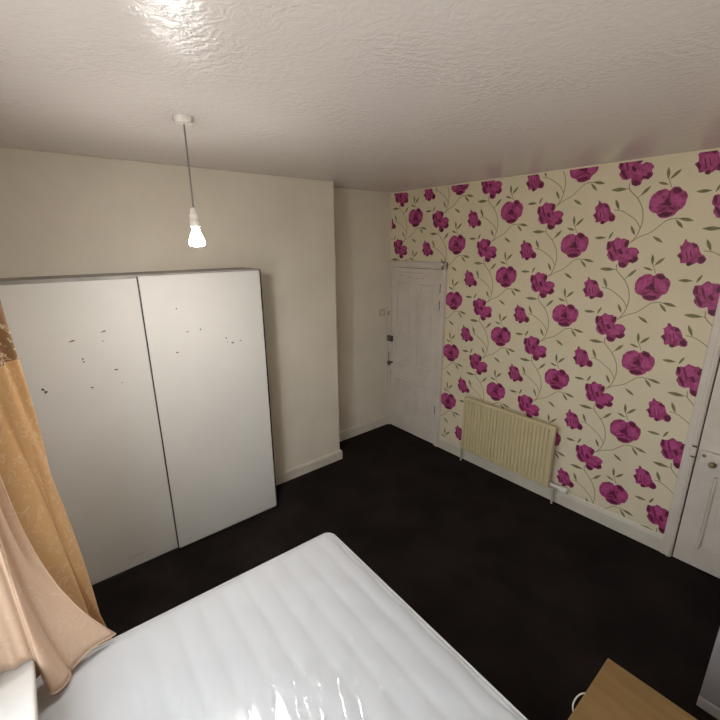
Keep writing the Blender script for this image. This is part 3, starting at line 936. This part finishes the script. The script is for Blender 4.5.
# ------------------------------------------------------------------ curtain
def curtain():
    c = thing('curtain', 'amber patterned curtain bunched beside the wardrobe and spilling onto the mattress', 'curtain', (1.62, -3.36, 0))
    ox, oy = 1.62, -3.36
    rnd = random.Random(4)
    # --- hanging drop: plan profile (x, y, how far it swings out at the bottom)
    prof = [(1.635, -3.395, 0.00), (1.625, -3.350, 0.03), (1.605, -3.300, 0.07), (1.580, -3.258, 0.10), (1.562, -3.246, 0.115), (1.545, -3.256, 0.11), (1.530, -3.236, 0.125),
            (1.505, -3.214, 0.135), (1.478, -3.232, 0.12), (1.455, -3.290, 0.06), (1.435, -3.360, 0.02), (1.400, -3.330, 0.04), (1.365, -3.250, 0.06), (1.330, -3.290, 0.05),
            (1.300, -3.370, 0.02), (1.260, -3.310, 0.03), (1.225, -3.260, 0.04), (1.190, -3.330, 0.02), (1.165, -3.395, 0.0)]
    P = crom(prof, 5, False)
    zs = [2.422 - 0.012 * k for k in range(0, 12)] + [2.29 - 0.03 * k for k in range(1, 76)]
    bm = bmesh.new()
    rows = []
    for z in zs:
        t = max(0.0, (2.22 - z) / 2.2)
        row = []
        for k, q in enumerate(P):
            e = t ** 2.0
            gath = max(0.0, (z - 2.30) / 0.12)          # gathered heading
            y = q.y + q.z * e + 0.006 * math.sin(z * 9 + k * 0.7) * min(1, t * 3)
            y = y * (1 - gath * 0.55) + (-3.364) * gath * 0.55
            x = q.x + 0.010 * math.sin(z * 5 + k * 0.31) * min(1, t * 3)
            row.append(bm.verts.new((x - ox, y - oy, z)))
        rows.append(row)
    for r, (A, B) in enumerate(zip(rows, rows[1:])):
        zc = (zs[r] + zs[r + 1]) / 2
        for k in range(len(A) - 1):
            f = bm.faces.new((A[k], A[k + 1], B[k + 1], B[k]))
            if 1.715 < zc < 1.925:
                f.material_index = 1
    o = obj('hanging_drop', bm, [M_cur, M_trim], c, smooth=True)
    s = o.modifiers.new('thickness', 'SOLIDIFY'); s.thickness = 0.003; s.offset = 0
    # --- front drop swept over the mattress corner: (top x, top y, bottom x, bottom y, bottom z, swing)
    cols = [(1.640, -3.335, 1.678, -3.108, 0.572, 1.00), (1.645, -3.345, 1.690, -3.130, 0.580, 1.0), (1.655, -3.352, 1.705, -3.170, 0.592, 1.0), (1.665, -3.350, 1.722, -3.215, 0.592, 1.0),
            (1.675, -3.352, 1.735, -3.252, 0.578, 1.0), (1.685, -3.362, 1.738, -3.268, 0.572, 1.0), (1.698, -3.368, 1.765, -3.270, 0.572, 1.0), (1.712, -3.362, 1.800, -3.292, 0.578, 1.0),
            (1.726, -3.355, 1.808, -3.322, 0.582, 1.0), (1.738, -3.352, 1.786, -3.334, 0.590, 0.9), (1.750, -3.352, 1.754, -3.340, 0.602, 0.8)]
    C = []
    for a in range(6):
        C.append(crom([(q[a], 0, 0) for q in cols], 6, False))
    n = len(C[0])
    bm = bmesh.new()
    rows = []
    NV = 70
    for v in range(NV + 1):
        t = v / NV
        row = []
        for k in range(n):
            T = Vector((C[0][k].x, C[1][k].x, 2.422))
            B = Vector((C[2][k].x, C[3][k].x, C[4][k].x))
            g = t ** 5.0
            q = Vector((T.x + (B.x - T.x) * t ** 3.0, T.y + (B.y - T.y) * g, T.z + (B.z - T.z) * t))
            amp = 0.007 * math.sin(math.pi * t)
            q.x += amp * math.sin(k * 0.24 + 2.0 * t)
            q.y += amp * 0.6 * math.sin(k * 0.24 + 1.1 + 2.0 * t)
            q.z = max(q.z, 0.566)
            row.append(bm.verts.new((q.x - ox, q.y - oy, q.z)))
        rows.append(row)
    for A, B in zip(rows, rows[1:]):
        for k in range(n - 1):
            bm.faces.new((A[k], A[k + 1], B[k + 1], B[k]))
    edge0 = [r[0].co.copy() for r in rows]
    edge1 = [r[-1].co.copy() for r in rows]
    bot = [vv.co.copy() for vv in rows[-1]]
    o = obj('front_drop', bm, M_cur_lit, c, smooth=True)
    s = o.modifiers.new('thickness', 'SOLIDIFY'); s.thickness = 0.003; s.offset = 0
    for nm, pts in (('hem', edge0[::2]), ('hem', edge1[::2]), ('hem', bot)):
        obj(nm, tube(bmesh.new(), pts, 0.0035, 8), M_cur_lit, c, smooth=True)
    # --- last fold resting on the sill
    cols = [(1.752, -3.352, 1.757, -3.3425, 0.612), (1.764, -3.362, 1.760, -3.344, 0.680), (1.758, -3.376, 1.766, -3.356, 0.727), (1.770, -3.396, 1.772, -3.390, 0.727),
            (1.762, -3.425, 1.764, -3.430, 0.728), (1.772, -3.462, 1.758, -3.468, 0.728)]
    C = [crom([(q[a], 0, 0) for q in cols], 6, False) for a in range(5)]
    n = len(C[0])
    bm = bmesh.new()
    rows = []
    for v in range(41):
        t = v / 40
        e = t * t * (3 - 2 * t)
        row = [bm.verts.new((C[0][k].x * (1 - e) + C[2][k].x * e + 0.004 * math.sin(7 * t + k) - ox, C[1][k].x * (1 - e) + C[3][k].x * e - oy,
                             2.422 * (1 - t) + C[4][k].x * t)) for k in range(n)]
        rows.append(row)
    for A, B in zip(rows, rows[1:]):
        for k in range(n - 1):
            bm.faces.new((A[k], A[k + 1], B[k + 1], B[k]))
    o = obj('sill_fold', bm, M_cur_lit, c, smooth=True)
    s = o.modifiers.new('thickness', 'SOLIDIFY'); s.thickness = 0.003; s.offset = 0
curtain()

# ------------------------------------------------------------------ bedside chest
def chest():
    X0, X1, Y0, Y1, Z1 = 2.982, 3.42, -2.045, -1.607, 0.50
    ox, oy = (X0 + X1) / 2, (Y0 + Y1) / 2
    c = thing('bedside_chest', 'beige wood-effect bedside chest with white bow handles beside the bed', 'bedside chest', (ox, oy, 0))
    a, b = (X1 - X0) / 2, (Y1 - Y0) / 2
    top = obj('top', BX(-a, a, -b, b, Z1 - 0.018, Z1, bev=0.0015, seg=1), M_beige, c)
    obj('edge_band', BX(-a - 0.0012, -a, -b, b, Z1 - 0.017, Z1 - 0.001), M_beige_edge, top)
    obj('edge_band', BX(-a, a, b, b + 0.0012, Z1 - 0.017, Z1 - 0.001), M_beige_edge, top)
    for y in (-b + 0.004, b - 0.020):
        obj('side_panel', BX(-a + 0.022, a - 0.004, y, y + 0.016, 0.0, Z1 - 0.018), M_beige, c)
    obj('back_panel', BX(a - 0.010, a - 0.004, -b + 0.020, b - 0.020, 0.03, Z1 - 0.018), M_beige, c)
    obj('plinth', BX(-a + 0.030, -a + 0.046, -b + 0.020, b - 0.020, 0.0, 0.05), M_beige, c)
    hz = (Z1 - 0.018 - 0.054) / 2
    for k in range(2):
        z0 = 0.054 + k * hz
        d = obj('drawer', BX(-a + 0.006, -a + 0.022, -b + 0.006, b - 0.006, z0 + 0.002, z0 + hz - 0.003, bev=0.0015, seg=1), M_beige, c)
        zh = z0 + hz * 0.80
        pts = []
        for s in range(17):
            u = math.pi * s / 16
            pts.append((-a + 0.006 - 0.034 * math.sin(u) ** 0.7, 0.055 * math.cos(u) + 0.012, zh))
        tag(obj('bow_handle', tube(bmesh.new(), pts, 0.003, 8), M_plastic, d, smooth=True), 'white bow handle')
chest()

# ------------------------------------------------------------------ grey cabinet by the right-hand door
def cabinet():
    X0, X1, Y0, Y1, Z1 = 3.229, 3.78, -1.050, -0.66, 0.86
    ox, oy = (X0 + X1) / 2, (Y0 + Y1) / 2
    c = thing('cabinet', 'grey-white cabinet with a paler plinth at the right edge', 'cabinet', (ox, oy, 0))
    a, b = (X1 - X0) / 2, (Y1 - Y0) / 2
    obj('body', BX(-a, a, -b + 0.018, b, 0.06, Z1 - 0.022), M_greyunit, c)
    obj('plinth', BX(-a - 0.001, a, -b - 0.004, b, 0.0, 0.058, bev=0.003, seg=1), M_greyunit_edge, c)
    obj('top', BX(-a - 0.006, a + 0.006, -b - 0.008, b, Z1 - 0.022, Z1, bev=0.004), M_greyunit_edge, c)
    for x0, x1, kx in ((-a, -0.0015, -0.03), (0.0015, a, 0.03)):
        d = obj('door', BX(x0, x1, -b, -b + 0.017, 0.062, Z1 - 0.025, bev=0.002, seg=1), M_greyunit, c)
        obj('knob', lathe(bmesh.new(), [(0.006, 0), (0.006, -0.012), (0.014, -0.018), (0.014, -0.026), (0.008, -0.030)], kx, Z1 * 0.62, 14, axis='y', base=-b), M_plastic, d, smooth=True)
cabinet()
